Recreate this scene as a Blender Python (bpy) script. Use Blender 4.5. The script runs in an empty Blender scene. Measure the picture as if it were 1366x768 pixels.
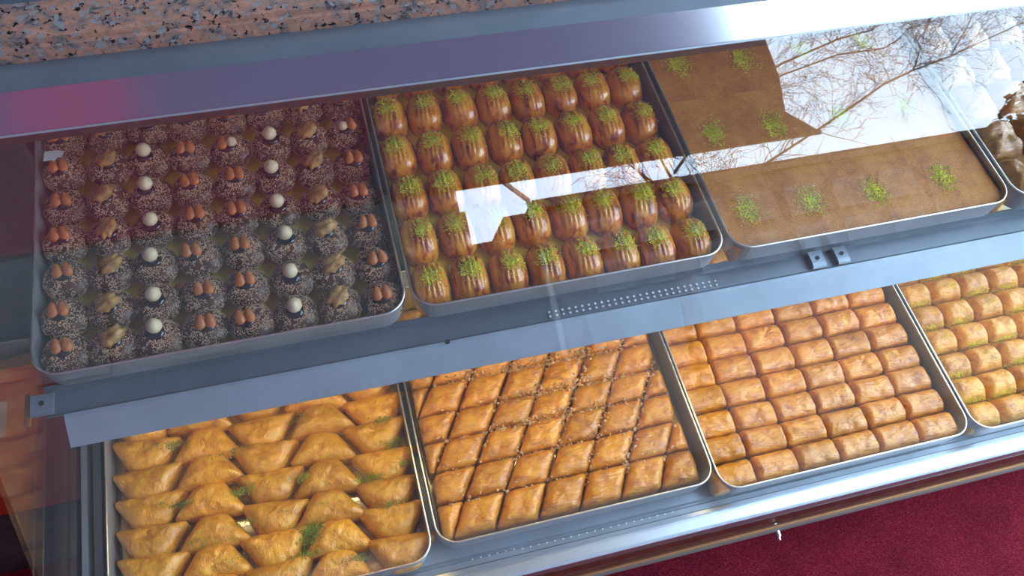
import bpy, bmesh, math, random
from math import sin, cos, tan, pi, radians, sqrt, atan2, hypot
from mathutils import Vector, Matrix, noise
from mathutils.bvhtree import BVHTree

C = bpy.context.scene.collection
scn = bpy.context.scene
# ------------------------------------------------------------------ camera, world, light, exposure
CAM = (0.4206, -0.5108, 0.9033)
YAW, PITCH, ROLL, FPX = 0.389, 1.0179, 0.1565, 1159.1
fw = Vector((sin(YAW)*cos(PITCH), cos(YAW)*cos(PITCH), -sin(PITCH)))
rt = Vector((cos(YAW), -sin(YAW), 0)); up = rt.cross(fw)
r2 = rt*cos(ROLL) + up*sin(ROLL); u2 = -rt*sin(ROLL) + up*cos(ROLL)
cd = bpy.data.cameras.new('camera'); cam = bpy.data.objects.new('camera', cd); C.objects.link(cam)
mm = Matrix((r2, u2, -fw)).transposed().to_4x4(); mm.translation = CAM
cam.matrix_world = mm
cd.sensor_width = 36; cd.lens = FPX/1366*36; cd.clip_start = .02; cd.clip_end = 200
scn.camera = cam

SKY = 8.5
w = bpy.data.worlds.new('overcast_sky'); scn.world = w; w.use_nodes = True
wn = w.node_tree.nodes; wl = w.node_tree.links
bg = wn['Background']; bg.inputs[1].default_value = SKY
tc = wn.new('ShaderNodeTexCoord'); sp = wn.new('ShaderNodeSeparateXYZ'); cr = wn.new('ShaderNodeValToRGB')
wl.new(tc.outputs['Generated'], sp.inputs[0]); wl.new(sp.outputs[2], cr.inputs[0]); wl.new(cr.outputs[0], bg.inputs[0])
cr.color_ramp.elements[0].position = .0; cr.color_ramp.elements[0].color = (.64, .81, 1.0, 1)
cr.color_ramp.elements[1].position = .6; cr.color_ramp.elements[1].color = (.56, .78, 1.0, 1)

LED_LOWER = 40.0      # warm tube under the shelf lip
LED_UPPER = 54.0       # tube under the top profile
vs = scn.view_settings
vs.view_transform = 'Standard'; vs.look = 'None'; vs.gamma = 1; vs.use_curve_mapping = False
vs.exposure = 0.1
scn.cycles.use_denoising = True
scn.cycles.transparent_max_bounces = 24
scn.cycles.max_bounces = 10
scn.cycles.sample_clamp_indirect = 6

# ------------------------------------------------------------------ materials
def nodes_of(name):
    m = bpy.data.materials.new(name); m.use_nodes = True
    return m, m.node_tree.nodes, m.node_tree.links, m.node_tree.nodes['Principled BSDF']
def setp(b, **k):
    for a, v in k.items():
        b.inputs[a.replace('_', ' ')].default_value = v
def ramp(N, stops):
    r = N.new('ShaderNodeValToRGB'); e = r.color_ramp.elements
    while len(e) < len(stops): e.new(.5)
    for i, (p, c) in enumerate(stops):
        e[i].position = p; e[i].color = (*c, 1)
    return r
def coords(N, L, scale=(1, 1, 1), kind='Object'):
    t = N.new('ShaderNodeTexCoord'); mp = N.new('ShaderNodeMapping'); mp.inputs['Scale'].default_value = scale
    L.new(t.outputs[kind], mp.inputs[0]); return mp
def rnd_coords(N, L, scale=(1, 1, 1)):
    """object coordinates shifted by a random amount for each object"""
    mp = coords(N, L, scale); oi = N.new('ShaderNodeObjectInfo'); mu = N.new('ShaderNodeMath'); mu.operation = 'MULTIPLY'
    mu.inputs[1].default_value = 37.0; L.new(oi.outputs['Random'], mu.inputs[0])
    ad = N.new('ShaderNodeVectorMath'); ad.operation = 'ADD'; cb = N.new('ShaderNodeCombineXYZ')
    for i in range(3): L.new(mu.outputs[0], cb.inputs[i])
    L.new(mp.outputs[0], ad.inputs[0]); L.new(cb.outputs[0], ad.inputs[1]); return ad
def tex(N, L, co, scale, detail=4, rough=.55, dist=0):
    n = N.new('ShaderNodeTexNoise'); n.inputs['Scale'].default_value = scale; n.inputs['Detail'].default_value = detail
    n.inputs['Roughness'].default_value = rough; n.inputs['Distortion'].default_value = dist
    L.new(co.outputs[0], n.inputs['Vector']); return n
def bump(N, L, b, src, strength, dist=.002):
    bp = N.new('ShaderNodeBump'); bp.inputs['Strength'].default_value = strength; bp.inputs['Distance'].default_value = dist
    L.new(src, bp.inputs['Height']); L.new(bp.outputs[0], b.inputs['Normal']); return bp
def plain(name, col, rough=.5, metal=0, spec=.5, var=0, coat=0, emit=None, strength=0):
    m, N, L, b = nodes_of(name)
    setp(b, Base_Color=(*col, 1), Roughness=rough, Metallic=metal, Specular_IOR_Level=spec, Coat_Weight=coat)
    if var:
        co = coords(N, L); n = tex(N, L, co, 60, 3)
        r = ramp(N, [(.3, tuple(c*(1-var) for c in col)), (.7, tuple(min(1, c*(1+var)) for c in col))])
        L.new(n.outputs[0], r.inputs[0]); L.new(r.outputs[0], b.inputs['Base Color'])
    if emit: setp(b, Emission_Color=(*emit, 1), Emission_Strength=strength)
    return m
def brushed(name, col, rough=.3, amp=.12, axis=0, dirt=.2, metal=1.0):
    m, N, L, b = nodes_of(name)
    sc = [260, 260, 260]; sc[axis] = 4
    co = coords(N, L, tuple(sc)); n = tex(N, L, co, 1, 3)
    co2 = coords(N, L); n2 = tex(N, L, co2, 14, 5)
    r = ramp(N, [(.25, tuple(c*(1-dirt) for c in col)), (.7, col)])
    L.new(n2.outputs[0], r.inputs[0]); L.new(r.outputs[0], b.inputs['Base Color'])
    mr = N.new('ShaderNodeMapRange'); mr.inputs[3].default_value = rough-amp/2; mr.inputs[4].default_value = rough+amp
    L.new(n.outputs[0], mr.inputs[0]); L.new(mr.outputs[0], b.inputs['Roughness'])
    setp(b, Metallic=metal); return m
def glass(name, tint=(1, 1, 1), f0=.075, haze=0.0):
    """thin pane: clear with Fresnel reflection on each face"""
    m, N, L, b = nodes_of(name); N.remove(b); out = N['Material Output']
    g = N.new('ShaderNodeNewGeometry'); d = N.new('ShaderNodeVectorMath'); d.operation = 'DOT_PRODUCT'
    L.new(g.outputs['Incoming'], d.inputs[0]); L.new(g.outputs['Normal'], d.inputs[1])
    a = N.new('ShaderNodeMath'); a.operation = 'ABSOLUTE'; L.new(d.outputs['Value'], a.inputs[0])
    s = N.new('ShaderNodeMath'); s.operation = 'SUBTRACT'; s.inputs[0].default_value = 1; L.new(a.outputs[0], s.inputs[1]); s.use_clamp = True
    p = N.new('ShaderNodeMath'); p.operation = 'POWER'; p.inputs[1].default_value = 5; L.new(s.outputs[0], p.inputs[0])
    ma = N.new('ShaderNodeMath'); ma.operation = 'MULTIPLY_ADD'; ma.inputs[1].default_value = 1-f0; ma.inputs[2].default_value = f0
    L.new(p.outputs[0], ma.inputs[0])
    t = N.new('ShaderNodeBsdfTransparent'); t.inputs[0].default_value = (*tint, 1)
    gl = N.new('ShaderNodeBsdfGlossy'); gl.inputs['Roughness'].default_value = haze
    mx = N.new('ShaderNodeMixShader'); L.new(ma.outputs[0], mx.inputs[0]); L.new(t.outputs[0], mx.inputs[1]); L.new(gl.outputs[0], mx.inputs[2])
    L.new(mx.outputs[0], out.inputs[0]); return m
def filo(name, light, mid, dark, side, h, coat=1.0, zlow=.25, wr=(50, 160, 90)):
    """baked filo: browned crown, paler cut sides, wrinkled and glazed with syrup"""
    m, N, L, b = nodes_of(name)
    co = rnd_coords(N, L); n = tex(N, L, co, 55, 6, .6, .4)
    r = ramp(N, [(.3, dark), (.48, mid), (.72, light)]); L.new(n.outputs[0], r.inputs[0])
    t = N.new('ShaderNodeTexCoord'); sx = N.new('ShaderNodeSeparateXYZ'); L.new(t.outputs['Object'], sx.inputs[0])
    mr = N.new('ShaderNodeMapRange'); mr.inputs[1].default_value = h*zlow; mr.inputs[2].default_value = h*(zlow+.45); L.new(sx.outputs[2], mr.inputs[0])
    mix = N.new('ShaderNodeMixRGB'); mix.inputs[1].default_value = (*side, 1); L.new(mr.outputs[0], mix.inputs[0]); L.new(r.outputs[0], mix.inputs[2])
    oi = N.new('ShaderNodeObjectInfo'); hs = N.new('ShaderNodeHueSaturation'); m2 = N.new('ShaderNodeMapRange')
    m2.inputs[3].default_value = .84; m2.inputs[4].default_value = 1.14; L.new(oi.outputs['Random'], m2.inputs[0]); L.new(m2.outputs[0], hs.inputs['Value'])
    L.new(mix.outputs[0], hs.inputs['Color']); L.new(hs.outputs[0], b.inputs['Base Color'])
    co2 = rnd_coords(N, L, wr); n2 = tex(N, L, co2, 1.4, 5, .6, .6)
    n3 = tex(N, L, co, 420, 3)
    ad = N.new('ShaderNodeMath'); ad.operation = 'MULTIPLY_ADD'; ad.inputs[1].default_value = .10
    L.new(n3.outputs[0], ad.inputs[0]); L.new(n2.outputs[0], ad.inputs[2])
    bump(N, L, b, ad.outputs[0], .8, .0035)
    setp(b, Roughness=.42, Coat_Weight=coat, Coat_Roughness=.03, Subsurface_Weight=.12, Subsurface_Scale=.006)
    b.inputs['Subsurface Radius'].default_value = (1, .5, .2)
    bp2 = N.new('ShaderNodeBump'); bp2.inputs['Strength'].default_value = .7; bp2.inputs['Distance'].default_value = .003
    L.new(ad.outputs[0], bp2.inputs['Height']); L.new(bp2.outputs[0], b.inputs['Coat Normal'])
    return m

M = {}
M['steel'] = brushed('brushed_steel', (.30, .36, .42), .36, metal=.45)
M['steel_dark'] = brushed('dull_grey_steel', (.20, .235, .275), .38, metal=.35)
M['bar'] = brushed('pale_steel_bar', (.34, .41, .475), .42, .1, metal=.25)
M['alu'] = plain('satin_aluminium', (.74, .73, .78), .16, 1)
M['alu_rail'] = brushed('bright_aluminium', (.66, .73, .80), .34, .08, dirt=.08)
M['tin'] = brushed('tray_tin', (.50, .51, .53), .36, .12, dirt=.25, metal=.6)
M['tin_edge'] = plain('rolled_tin_edge', (.92, .90, .86), .3, 1)
M['gold'] = plain('gold_board', (1.0, .72, .05), .4, .15, var=.1)
M['syrup'] = plain('syrup_film', (.46, .24, .05), .12, 0, coat=1, var=.3)
M['brown_metal'] = plain('brown_flange', (.16, .07, .06), .4, 0, var=.2)
M['wood'] = plain('dark_wood', (.085, .028, .018), .35, var=.4, coat=.3)
M['brass'] = plain('brass_line', (.42, .20, .08), .4, .5)
M['greystrip'] = plain('grey_strip', (.20, .18, .17), .5, .3)
M['black'] = plain('dark_void', (.012, .012, .014), .6)
M['panel_dark'] = plain('dark_panel', (.03, .022, .022), .45, var=.3)
M['glass'] = glass('front_glass')
M['side_glass'] = glass('side_glass', (.96, .98, .97), .06)
M['shelf_glass'] = glass('shelf_glass', (.9, .96, .93), .045)
M['white'] = plain('painted_glint_white', (.95, .95, .95), .5)  # white colour for the painted lamp reflections on bracket and deck
M['led_warm'] = plain('warm_tube', (1, .9, .7), .5, emit=(1, .72, .30), strength=LED_LOWER)
M['led_white'] = plain('neutral_tube', (1, .95, .9), .5, emit=(1, .84, .66), strength=LED_UPPER)
M['chrome'] = plain('bright_screw', (.8, .82, .85), .18, 1)
M['tape'] = plain('clear_tape', (.62, .68, .68), .3, 0)
# granite
m, N, L, b = nodes_of('pink_granite'); co = coords(N, L)
v = N.new('ShaderNodeTexVoronoi'); v.inputs['Scale'].default_value = 210; L.new(co.outputs[0], v.inputs['Vector'])
n1 = tex(N, L, co, 60, 5, .65, .5); n2 = tex(N, L, co, 140, 3, .6, .4)
r1 = ramp(N, [(.36, (.10, .09, .10)), (.43, (.26, .20, .18)), (.52, (.44, .22, .15)), (.66, (.52, .30, .22))]); L.new(n1.outputs[0], r1.inputs[0])
r2_ = ramp(N, [(.36, (0, 0, 0)), (.42, (1, 1, 1))]); L.new(n2.outputs[0], r2_.inputs[0])
mx = N.new('ShaderNodeMixRGB'); mx.inputs[1].default_value = (.02, .02, .022, 1); L.new(r2_.outputs[0], mx.inputs[0]); L.new(r1.outputs[0], mx.inputs[2])
sepc = N.new('ShaderNodeSeparateColor'); L.new(v.outputs['Color'], sepc.inputs[0])
gt = N.new('ShaderNodeMath'); gt.operation = 'GREATER_THAN'; gt.inputs[1].default_value = .90; L.new(sepc.outputs[0], gt.inputs[0])
mx2 = N.new('ShaderNodeMixRGB'); mx2.inputs[2].default_value = (.30, .29, .28, 1); L.new(gt.outputs[0], mx2.inputs[0]); L.new(mx.outputs[0], mx2.inputs[1])
L.new(mx2.outputs[0], b.inputs['Base Color']); setp(b, Roughness=.25); M['granite'] = m
# carpet
m, N, L, b = nodes_of('red_carpet'); co = coords(N, L); n1 = tex(N, L, co, 520, 3, .7); n2 = tex(N, L, co, 9, 4)
r = ramp(N, [(.3, (.09, .006, .014)), (.55, (.34, .014, .036)), (.74, (.56, .09, .12))]); L.new(n1.outputs[0], r.inputs[0])
r3 = ramp(N, [(.3, (.6, .6, .6)), (.7, (1, 1, 1))]); L.new(n2.outputs[0], r3.inputs[0])
mx = N.new('ShaderNodeMixRGB'); mx.blend_type = 'MULTIPLY'; mx.inputs[0].default_value = 1; L.new(r.outputs[0], mx.inputs[1]); L.new(r3.outputs[0], mx.inputs[2])
L.new(mx.outputs[0], b.inputs['Base Color']); setp(b, Roughness=.95, Specular_IOR_Level=.1); bump(N, L, b, n1.outputs[0], 1, .006); M['carpet'] = m
# pastries
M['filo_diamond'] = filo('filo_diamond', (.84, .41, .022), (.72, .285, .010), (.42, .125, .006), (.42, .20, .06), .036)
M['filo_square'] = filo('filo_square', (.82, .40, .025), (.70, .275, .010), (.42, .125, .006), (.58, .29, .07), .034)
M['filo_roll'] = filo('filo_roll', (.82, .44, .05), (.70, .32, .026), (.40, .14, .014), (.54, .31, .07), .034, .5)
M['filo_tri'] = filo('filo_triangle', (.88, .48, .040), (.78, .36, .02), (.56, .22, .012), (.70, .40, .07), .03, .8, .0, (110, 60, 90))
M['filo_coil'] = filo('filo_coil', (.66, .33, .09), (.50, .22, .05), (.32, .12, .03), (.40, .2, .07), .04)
# sherbet pastry : lengthwise browned ribs
m, N, L, b = nodes_of('syrup_soaked_crust'); co = rnd_coords(N, L, (1, .16, .6)); n = tex(N, L, co, 120, 3, .5, .3); nf = tex(N, L, rnd_coords(N, L), 60, 4)
r = ramp(N, [(.30, (.24, .03, .005)), (.40, (.54, .12, .008)), (.50, (.82, .28, .014)), (.68, (.92, .42, .03))]); L.new(n.outputs[0], r.inputs[0])
L.new(r.outputs[0], b.inputs['Base Color']); setp(b, Roughness=.35, Coat_Weight=1, Coat_Roughness=.04, Subsurface_Weight=.15, Subsurface_Scale=.006)
nb = tex(N, L, rnd_coords(N, L), 300, 3); bump(N, L, b, nb.outputs[0], .35, .002); M['sherbet'] = m
# semolina
m, N, L, b = nodes_of('semolina_crumb'); co = coords(N, L); n = tex(N, L, co, 26, 6, .65, .3); nf = tex(N, L, co, 700, 2)
r = ramp(N, [(.3, (.44, .14, .016)), (.5, (.64, .24, .035)), (.7, (.76, .34, .06))]); L.new(n.outputs[0], r.inputs[0])
r3 = ramp(N, [(.3, (.6, .55, .5)), (.6, (1, 1, 1))]); L.new(nf.outputs[0], r3.inputs[0])
mx = N.new('ShaderNodeMixRGB'); mx.blend_type = 'MULTIPLY'; mx.inputs[0].default_value = 1; L.new(r.outputs[0], mx.inputs[1]); L.new(r3.outputs[0], mx.inputs[2])
L.new(mx.outputs[0], b.inputs['Base Color']); setp(b, Roughness=.6, Coat_Weight=.3, Coat_Roughness=.3); bump(N, L, b, nf.outputs[0], .7, .002); M['semolina'] = m
M['chocolate'] = plain('chocolate_paste', (.11, .044, .024), .4, var=.4)
M['choc_dab'] = plain('dark_chocolate', (.012, .006, .005), .18, coat=.6)
M['sesame'] = plain('sesame', (.66, .44, .27), .55, var=.25)
M['cup'] = plain('clear_brown_cup', (.55, .42, .26), .3, 0, coat=.4)
M['almond'] = plain('almond_skin', (.50, .15, .03), .45, var=.35)
M['hazelnut'] = plain('blanched_hazelnut', (.78, .62, .38), .45, var=.12)
M['walnut'] = plain('walnut_flesh', (.50, .27, .08), .5, var=.55)
M['pist'] = plain('ground_pistachio', (.68, .70, .04), .7, var=.4)
M['pist_dark'] = plain('pistachio_powder', (.25, .33, .025), .8, var=.4)
M['walnut_bits'] = plain('chopped_walnut', (.66, .44, .20), .6, var=.4)
M['facade'] = plain('mauve_plaster', (.065, .052, .062), .8, var=.15)
M['facade2'] = plain('grey_plaster', (.038, .034, .038), .8, var=.15)
M['frame'] = plain('pale_window_frame', (.12, .12, .13), .6)
M['pane'] = plain('window_pane', (.06, .065, .08), .4)
M['paving'] = plain('street_paving', (.08, .076, .076), .85, var=.2)
M['bark'] = plain('bark', (.10, .06, .045), .85, var=.3)
M['shutter'] = plain('dark_shutter', (.03, .03, .032), .7)
M['leaf'] = plain('dark_leaf', (.03, .035, .03), .7, var=.3)
M['red_paint'] = plain('red_plastic', (.75, .06, .03), .4)
M['label_white'] = plain('white_label', (.6, .62, .62), .5)
def cloth(name, col, tr):
    m, N, L, b = nodes_of(name); N.remove(b)
    d = N.new('ShaderNodeBsdfDiffuse'); d.inputs[0].default_value = (*col, 1); t = N.new('ShaderNodeBsdfTranslucent'); t.inputs[0].default_value = (*tr, 1)
    a = N.new('ShaderNodeAddShader'); L.new(d.outputs[0], a.inputs[0]); L.new(t.outputs[0], a.inputs[1]); L.new(a.outputs[0], N['Material Output'].inputs[0]); return m
M['cloth_grey'] = cloth('mauve_canopy_cloth', (.16, .14, .16), (.135, .115, .142))
M['cloth_pink'] = cloth('red_canopy_cloth', (.30, .07, .09), (.20, .105, .135))

# ------------------------------------------------------------------ helpers
def mesh_of(bm, name, smooth=True):
    bm.normal_update(); me = bpy.data.meshes.new(name); bm.to_mesh(me); bm.free()
    if smooth:
        for p in me.polygons: p.use_smooth = True
    return me
def put(name, me, mat, parent=None, loc=(0, 0, 0), rot=(0, 0, 0), kind=None):
    if not me.materials: me.materials.append(M[mat] if isinstance(mat, str) else mat)
    o = bpy.data.objects.new(name, me); C.objects.link(o); o.location = loc; o.rotation_euler = rot
    if parent: o.parent = parent
    if kind: o['kind'] = kind
    return o
def obj(name, bm, mat, parent=None, loc=(0, 0, 0), rot=(0, 0, 0), kind=None, smooth=False):
    return put(name, mesh_of(bm, name, smooth), mat, parent, loc, rot, kind)
def empty(name, loc=(0, 0, 0), rz=0):
    o = bpy.data.objects.new(name, None); C.objects.link(o); o.location = loc; o.rotation_euler = (0, 0, rz); o.empty_display_size = .05; return o
def tag(o, label, cat, group=None, kind=None):
    o['label'] = label; o['category'] = cat
    if group: o['group'] = group
    if kind: o['kind'] = kind
    return o
def box(bm, x0, x1, y0, y1, z0, z1):
    vs_ = [bm.verts.new((x, y, z)) for x in (x0, x1) for y in (y0, y1) for z in (z0, z1)]
    for f in ((0, 1, 3, 2), (4, 6, 7, 5), (0, 4, 5, 1), (2, 3, 7, 6), (0, 2, 6, 4), (1, 5, 7, 3)): bm.faces.new([vs_[i] for i in f])
def boxm(*a, bev=0):
    bm = bmesh.new(); box(bm, *a); bmesh.ops.recalc_face_normals(bm, faces=bm.faces)
    if bev: bmesh.ops.bevel(bm, geom=bm.edges[:], offset=bev, segments=2, affect='EDGES')
    return bm
def extrude_x(prof, x0, x1, bev=0):
    """closed profile in (y, z) extruded along x"""
    bm = bmesh.new(); a = [bm.verts.new((x0, y, z)) for y, z in prof]; b_ = [bm.verts.new((x1, y, z)) for y, z in prof]
    n = len(prof)
    for i in range(n): bm.faces.new((a[i], a[(i+1) % n], b_[(i+1) % n], b_[i]))
    bm.faces.new(a[::-1]); bm.faces.new(b_); bmesh.ops.recalc_face_normals(bm, faces=bm.faces)
    if bev: bmesh.ops.bevel(bm, geom=[e for e in bm.edges if abs(e.verts[0].co.x-e.verts[1].co.x) > 1e-4], offset=bev, segments=2, affect='EDGES')
    return bm
def sheet(pts, t):
    """open polyline in (y,z) thickened downwards into a closed profile"""
    out = []
    for i, (y, z) in enumerate(pts):
        a = pts[max(0, i-1)]; b_ = pts[min(len(pts)-1, i+1)]; d = Vector((b_[0]-a[0], b_[1]-a[1])).normalized()
        out.append((y+d.y*t, z-d.x*t))
    return list(pts)+out[::-1]
def tube(bm, pts, rad, seg=6, closed=False):
    rings = []; n = len(pts); pts = [Vector(p) for p in pts]
    rads = rad if isinstance(rad, (list, tuple)) else [rad]*n
    prev = None
    for i, p in enumerate(pts):
        if closed: d = pts[(i+1) % n]-pts[i-1]
        else: d = pts[min(n-1, i+1)]-pts[max(0, i-1)]
        d.normalize(); a = prev if prev is not None else (Vector((0, 0, 1)) if abs(d.z) < .9 else Vector((1, 0, 0)))
        s = d.cross(a).normalized(); u = s.cross(d).normalized(); prev = u
        rings.append([bm.verts.new(p+(s*cos(2*pi*k/seg)+u*sin(2*pi*k/seg))*rads[i]) for k in range(seg)])
    for i in range(n if closed else n-1):
        a, b_ = rings[i], rings[(i+1) % n]
        for k in range(seg): bm.faces.new((a[k], a[(k+1) % seg], b_[(k+1) % seg], b_[k]))
    if not closed: bm.faces.new(rings[0][::-1]); bm.faces.new(rings[-1])
def rrect(x0, x1, y0, y1, r, seg=7):
    out = []
    for cx, cy, a0 in ((x1-r, y0+r, -90), (x1-r, y1-r, 0), (x0+r, y1-r, 90), (x0+r, y0+r, 180)):
        for k in range(seg+1):
            a = radians(a0+90*k/seg); out.append((cx+r*cos(a), cy+r*sin(a)))
    return out
def roundpoly(poly, rc, M_=40):
    """round a convex polygon's corners and resample it evenly"""
    n = len(poly); P = [Vector(p) for p in poly]; pts = []
    for i in range(n):
        a, p, c = P[i-1], P[i], P[(i+1) % n]; r1 = min(rc, (a-p).length*.45); r2 = min(rc, (c-p).length*.45)
        s = p+(a-p).normalized()*r1; e = p+(c-p).normalized()*r2
        for k in range(6):
            t = k/5; pts.append(s*(1-t)**2+p*2*t*(1-t)+e*t*t)
    L_ = [0]
    for i in range(len(pts)): L_.append(L_[-1]+(pts[(i+1) % len(pts)]-pts[i]).length)
    out = []; j = 0
    for k in range(M_):
        d = L_[-1]*k/M_
        while L_[j+1] < d: j += 1
        t = (d-L_[j])/max(1e-9, L_[j+1]-L_[j]); out.append(pts[j % len(pts)].lerp(pts[(j+1) % len(pts)], t))
    return out
def pillow(poly, h, n=3.0, rc=.008, seed=0, rough=.0012, M_=52, ridge=None, freq=70, ws=None, base=.5, tilt=0):
    """puffed pastry over a convex footprint: rounded crown, upright sides, wrinkled skin.
    ws: rounding width at each footprint edge (crown falls to base*h there); without it the crown is one dome"""
    bm = bmesh.new(); out = roundpoly(poly, rc, M_); c = sum(out, Vector((0, 0)))/len(out)
    R = [.12, .24, .36, .47, .57, .66, .74, .81, .87, .92, .96, 1.0]; off = Vector((seed*3.7, seed*1.3, seed*.7))
    E_ = []
    for i in range(len(poly)):
        p, q = Vector(poly[i-1]), Vector(poly[i]); d = (q-p).normalized(); nn = Vector((-d.y, d.x))
        if (c-p).dot(nn) < 0: nn = -nn
        E_.append((p, nn, ws[i] if isinstance(ws, (list, tuple)) else ws))
    def zz(p, r):
        if ws is None: z = h*(max(0, 1-r**n))**(1/n) if r < 1 else 0
        else:
            f = 1
            for e, nn, w_ in E_:
                t = max(0, min(1, (p-e).dot(nn)/w_)); f *= (1-(1-t)**2)**.5
            z = h*(base+(1-base)*f)
        q = Vector((p.x, p.y, z*.6))
        a_ = .35+.65*max(0, 1-r**6)
        z += (noise.noise(q*freq+off)*2+noise.noise(q*freq*2.6+off)*1.1+noise.noise(q*freq*6+off)*.45)*rough*a_
        if ridge: z += ridge(p.x, p.y, r)
        return z
    cv = bm.verts.new((c.x, c.y, zz(c, 0))); rings = []
    for r in R:
        ring = []
        for p in out:
            q = c+(p-c)*r; z = zz(q, min(r, .985))
            j = noise.noise(Vector((q.x, q.y, z*2))*freq*1.4+off)*rough*.8
            ring.append(bm.verts.new((q.x+j, q.y-j, max(z, .002))))
        rings.append(ring)
    last = len(R)-1
    for f, zf in ((1.0, .66), (1.0, .33), (.985, .0)):
        ring = []
        for i, p in enumerate(out):
            q = rings[last][i].co; jj = 1+noise.noise(Vector((p.x, p.y, zf))*freq*3+off)*.03
            ring.append(bm.verts.new((c.x+(q.x-c.x)*f*jj, c.y+(q.y-c.y)*f*jj, q.z*zf)))
        rings.append(ring)
    for k in range(M_):
        bm.faces.new((cv, rings[0][k], rings[0][(k+1) % M_]))
        for i in range(len(rings)-1):
            a, b_ = rings[i], rings[i+1]; bm.faces.new((a[k], b_[k], b_[(k+1) % M_], a[(k+1) % M_]))
    bm.faces.new(rings[-1][::-1]); bmesh.ops.recalc_face_normals(bm, faces=bm.faces); return bm
def crumb(bm, p, s, rnd):
    q = Matrix.Rotation(rnd.uniform(0, 6.3), 3, 'Z') @ Matrix.Rotation(rnd.uniform(0, 3), 3, 'X')
    v = [bm.verts.new(Vector(p)+q @ Vector(d)*s*rnd.uniform(.6, 1.25)) for d in ((1, 0, 0), (-1, 0, 0), (0, .8, 0), (0, -.8, 0), (0, 0, .7), (0, 0, -.7))]
    for a, b_, c in ((0, 2, 4), (2, 1, 4), (1, 3, 4), (3, 0, 4), (2, 0, 5), (1, 2, 5), (3, 1, 5), (0, 3, 5)): bm.faces.new((v[a], v[b_], v[c]))
def crumbs_on(tree, n, cx, cy, sx, sy, s, seed, floor=None):
    rnd = random.Random(seed); bm = bmesh.new()
    for i in range(n):
        x, y = cx+rnd.gauss(0, sx), cy+rnd.gauss(0, sy)
        hit = tree.ray_cast(Vector((x, y, .2)), Vector((0, 0, -1)))[0]
        if hit is None:
            if floor is None: continue
            hit = Vector((x, y, floor))
        crumb(bm, hit+Vector((0, 0, s*.35+rnd.random()*s*.8)), s*rnd.uniform(.7, 1.3), rnd)
    return bm
ORD = ['first', 'second', 'third', 'fourth', 'fifth', 'sixth', 'seventh', 'eighth', 'ninth', 'tenth', 'eleventh', 'twelfth']
def where(c, r): return '%s from left in %s row from front' % (ORD[c], 'the front' if False else ORD[r])

# ------------------------------------------------------------------ the setting: floor and street
X0, X1 = .032, 1.84            # side panes of the case
ZL, YL = -.304, -.2177         # rim height and front edge of the lower trays
FLOOR = -.62
o = obj('floor', boxm(-4, 12, -12, 1.2, FLOOR-.06, FLOOR-.012), 'paving', kind='structure'); o['label'] = 'grey street paving in front of the shop'
o = obj('floor_carpet', boxm(-.9, 2.9, -1.25, -.0, FLOOR-.012, FLOOR), 'carpet', kind='structure'); o['label'] = 'dark red carpet laid on the floor before the case'

for nm, a in (('wall_back', (-2.6, 3.2, 1.2, 1.3, FLOOR-.06, 1.75)), ('wall_left', (-2.7, -2.6, -3.0, 1.3, FLOOR-.06, 1.75))):
    o = obj(nm, boxm(*a), 'panel_dark', kind='structure'); o['label'] = 'dark shop wall beside the display case'
# ------------------------------------------------------------------ display case
case = tag(empty('display_case', (0, 0, 0)), 'long steel and glass pastry display case with slanted front pane', 'display case')
TH = radians(54); gy, gz = cos(TH), sin(TH)
def gp(s, d=0): return (-.30+gy*s-gz*d, -.36+gz*s+gy*d)       # point on the front pane, d outward
# front pane 4 mm
obj('front_glass', extrude_x([gp(.062, 0), gp(.735, 0), gp(.735, -.004), gp(.062, -.004)], X0+.002, X1-.002), 'glass', case)
# side panes
def side(x):
    a, b_ = gp(.06, -.006), gp(.72, -.006)
    prof = [a, b_, (.44, b_[1]), (.44, -.352), (a[0]+.006, -.352)]
    return extrude_x(prof, x-.003, x+.003)
obj('side_pane', side(X0-.003), 'side_glass', case); obj('side_pane', side(X1+.003), 'side_glass', case)
# top profile, flange, top sheet
obj('top_profile', extrude_x([(.133, .2365), (.173, .2525), (.175, .2485), (.160, .2385), (.1345, .2335)], X0-.012, X1+.02, .0006), 'alu', case)
obj('profile_lip', extrude_x([(.1325, .2335), (.1340, .2365), (.1352, .2360), (.1340, .2325)], X0-.012, X1+.02), 'alu_rail', case)
obj('lamp_flange', extrude_x(sheet([(.139, .2335), (.1545, .2025), (.190, .2000)], .0015), X0-.012, X1+.02), 'brown_metal', case)
obj('top_sheet', boxm(X0-.012, X1+.02, .1755, .452, .246, .2495), 'steel_dark', case)
bm = bmesh.new(); tube(bm, [(.08, .172, .212), (X1-.05, .172, .212)], .0035, 10); obj('lamp_tube', bm, 'led_white', case, smooth=True)
# back, deck, plinth
obj('back_panel', boxm(X0, X1, .442, .452, -.354, .246), 'panel_dark', case)
obj('deck', extrude_x(sheet([(.44, -.350), (-.2135, -.350), (-.2155, -.3535), (-.2185, -.3535), (-.2205, -.350), (-.2285, -.350)][::-1], .002), X0, X1), 'steel', case)
obj('front_rail', extrude_x([(-.2295, -.352), (-.2300, -.3465), (-.2360, -.3450), (-.2375, -.3475), (-.2395, -.3475), (-.2410, -.3440), (-.2545, -.3445), (-.2580, -.3480), (-.2600, -.3640), (-.2295, -.3640)], X0-.006, X1+.006, .0006), 'alu_rail', case)
trim = obj('wood_trim', extrude_x([(-.235, -.3645), (-.2610, -.3645), (-.2625, -.392), (-.2600, -.396), (-.2635, -.402), (-.2625, -.440), (-.235, -.440)], X0-.012, X1+.02), 'wood', case)
obj('brass_bead', extrude_x([(-.2642, -.4285), (-.2660, -.4305), (-.2642, -.4325), (-.2622, -.4325), (-.2622, -.4285)], X0-.012, X1+.02), 'brass', case)
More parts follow.
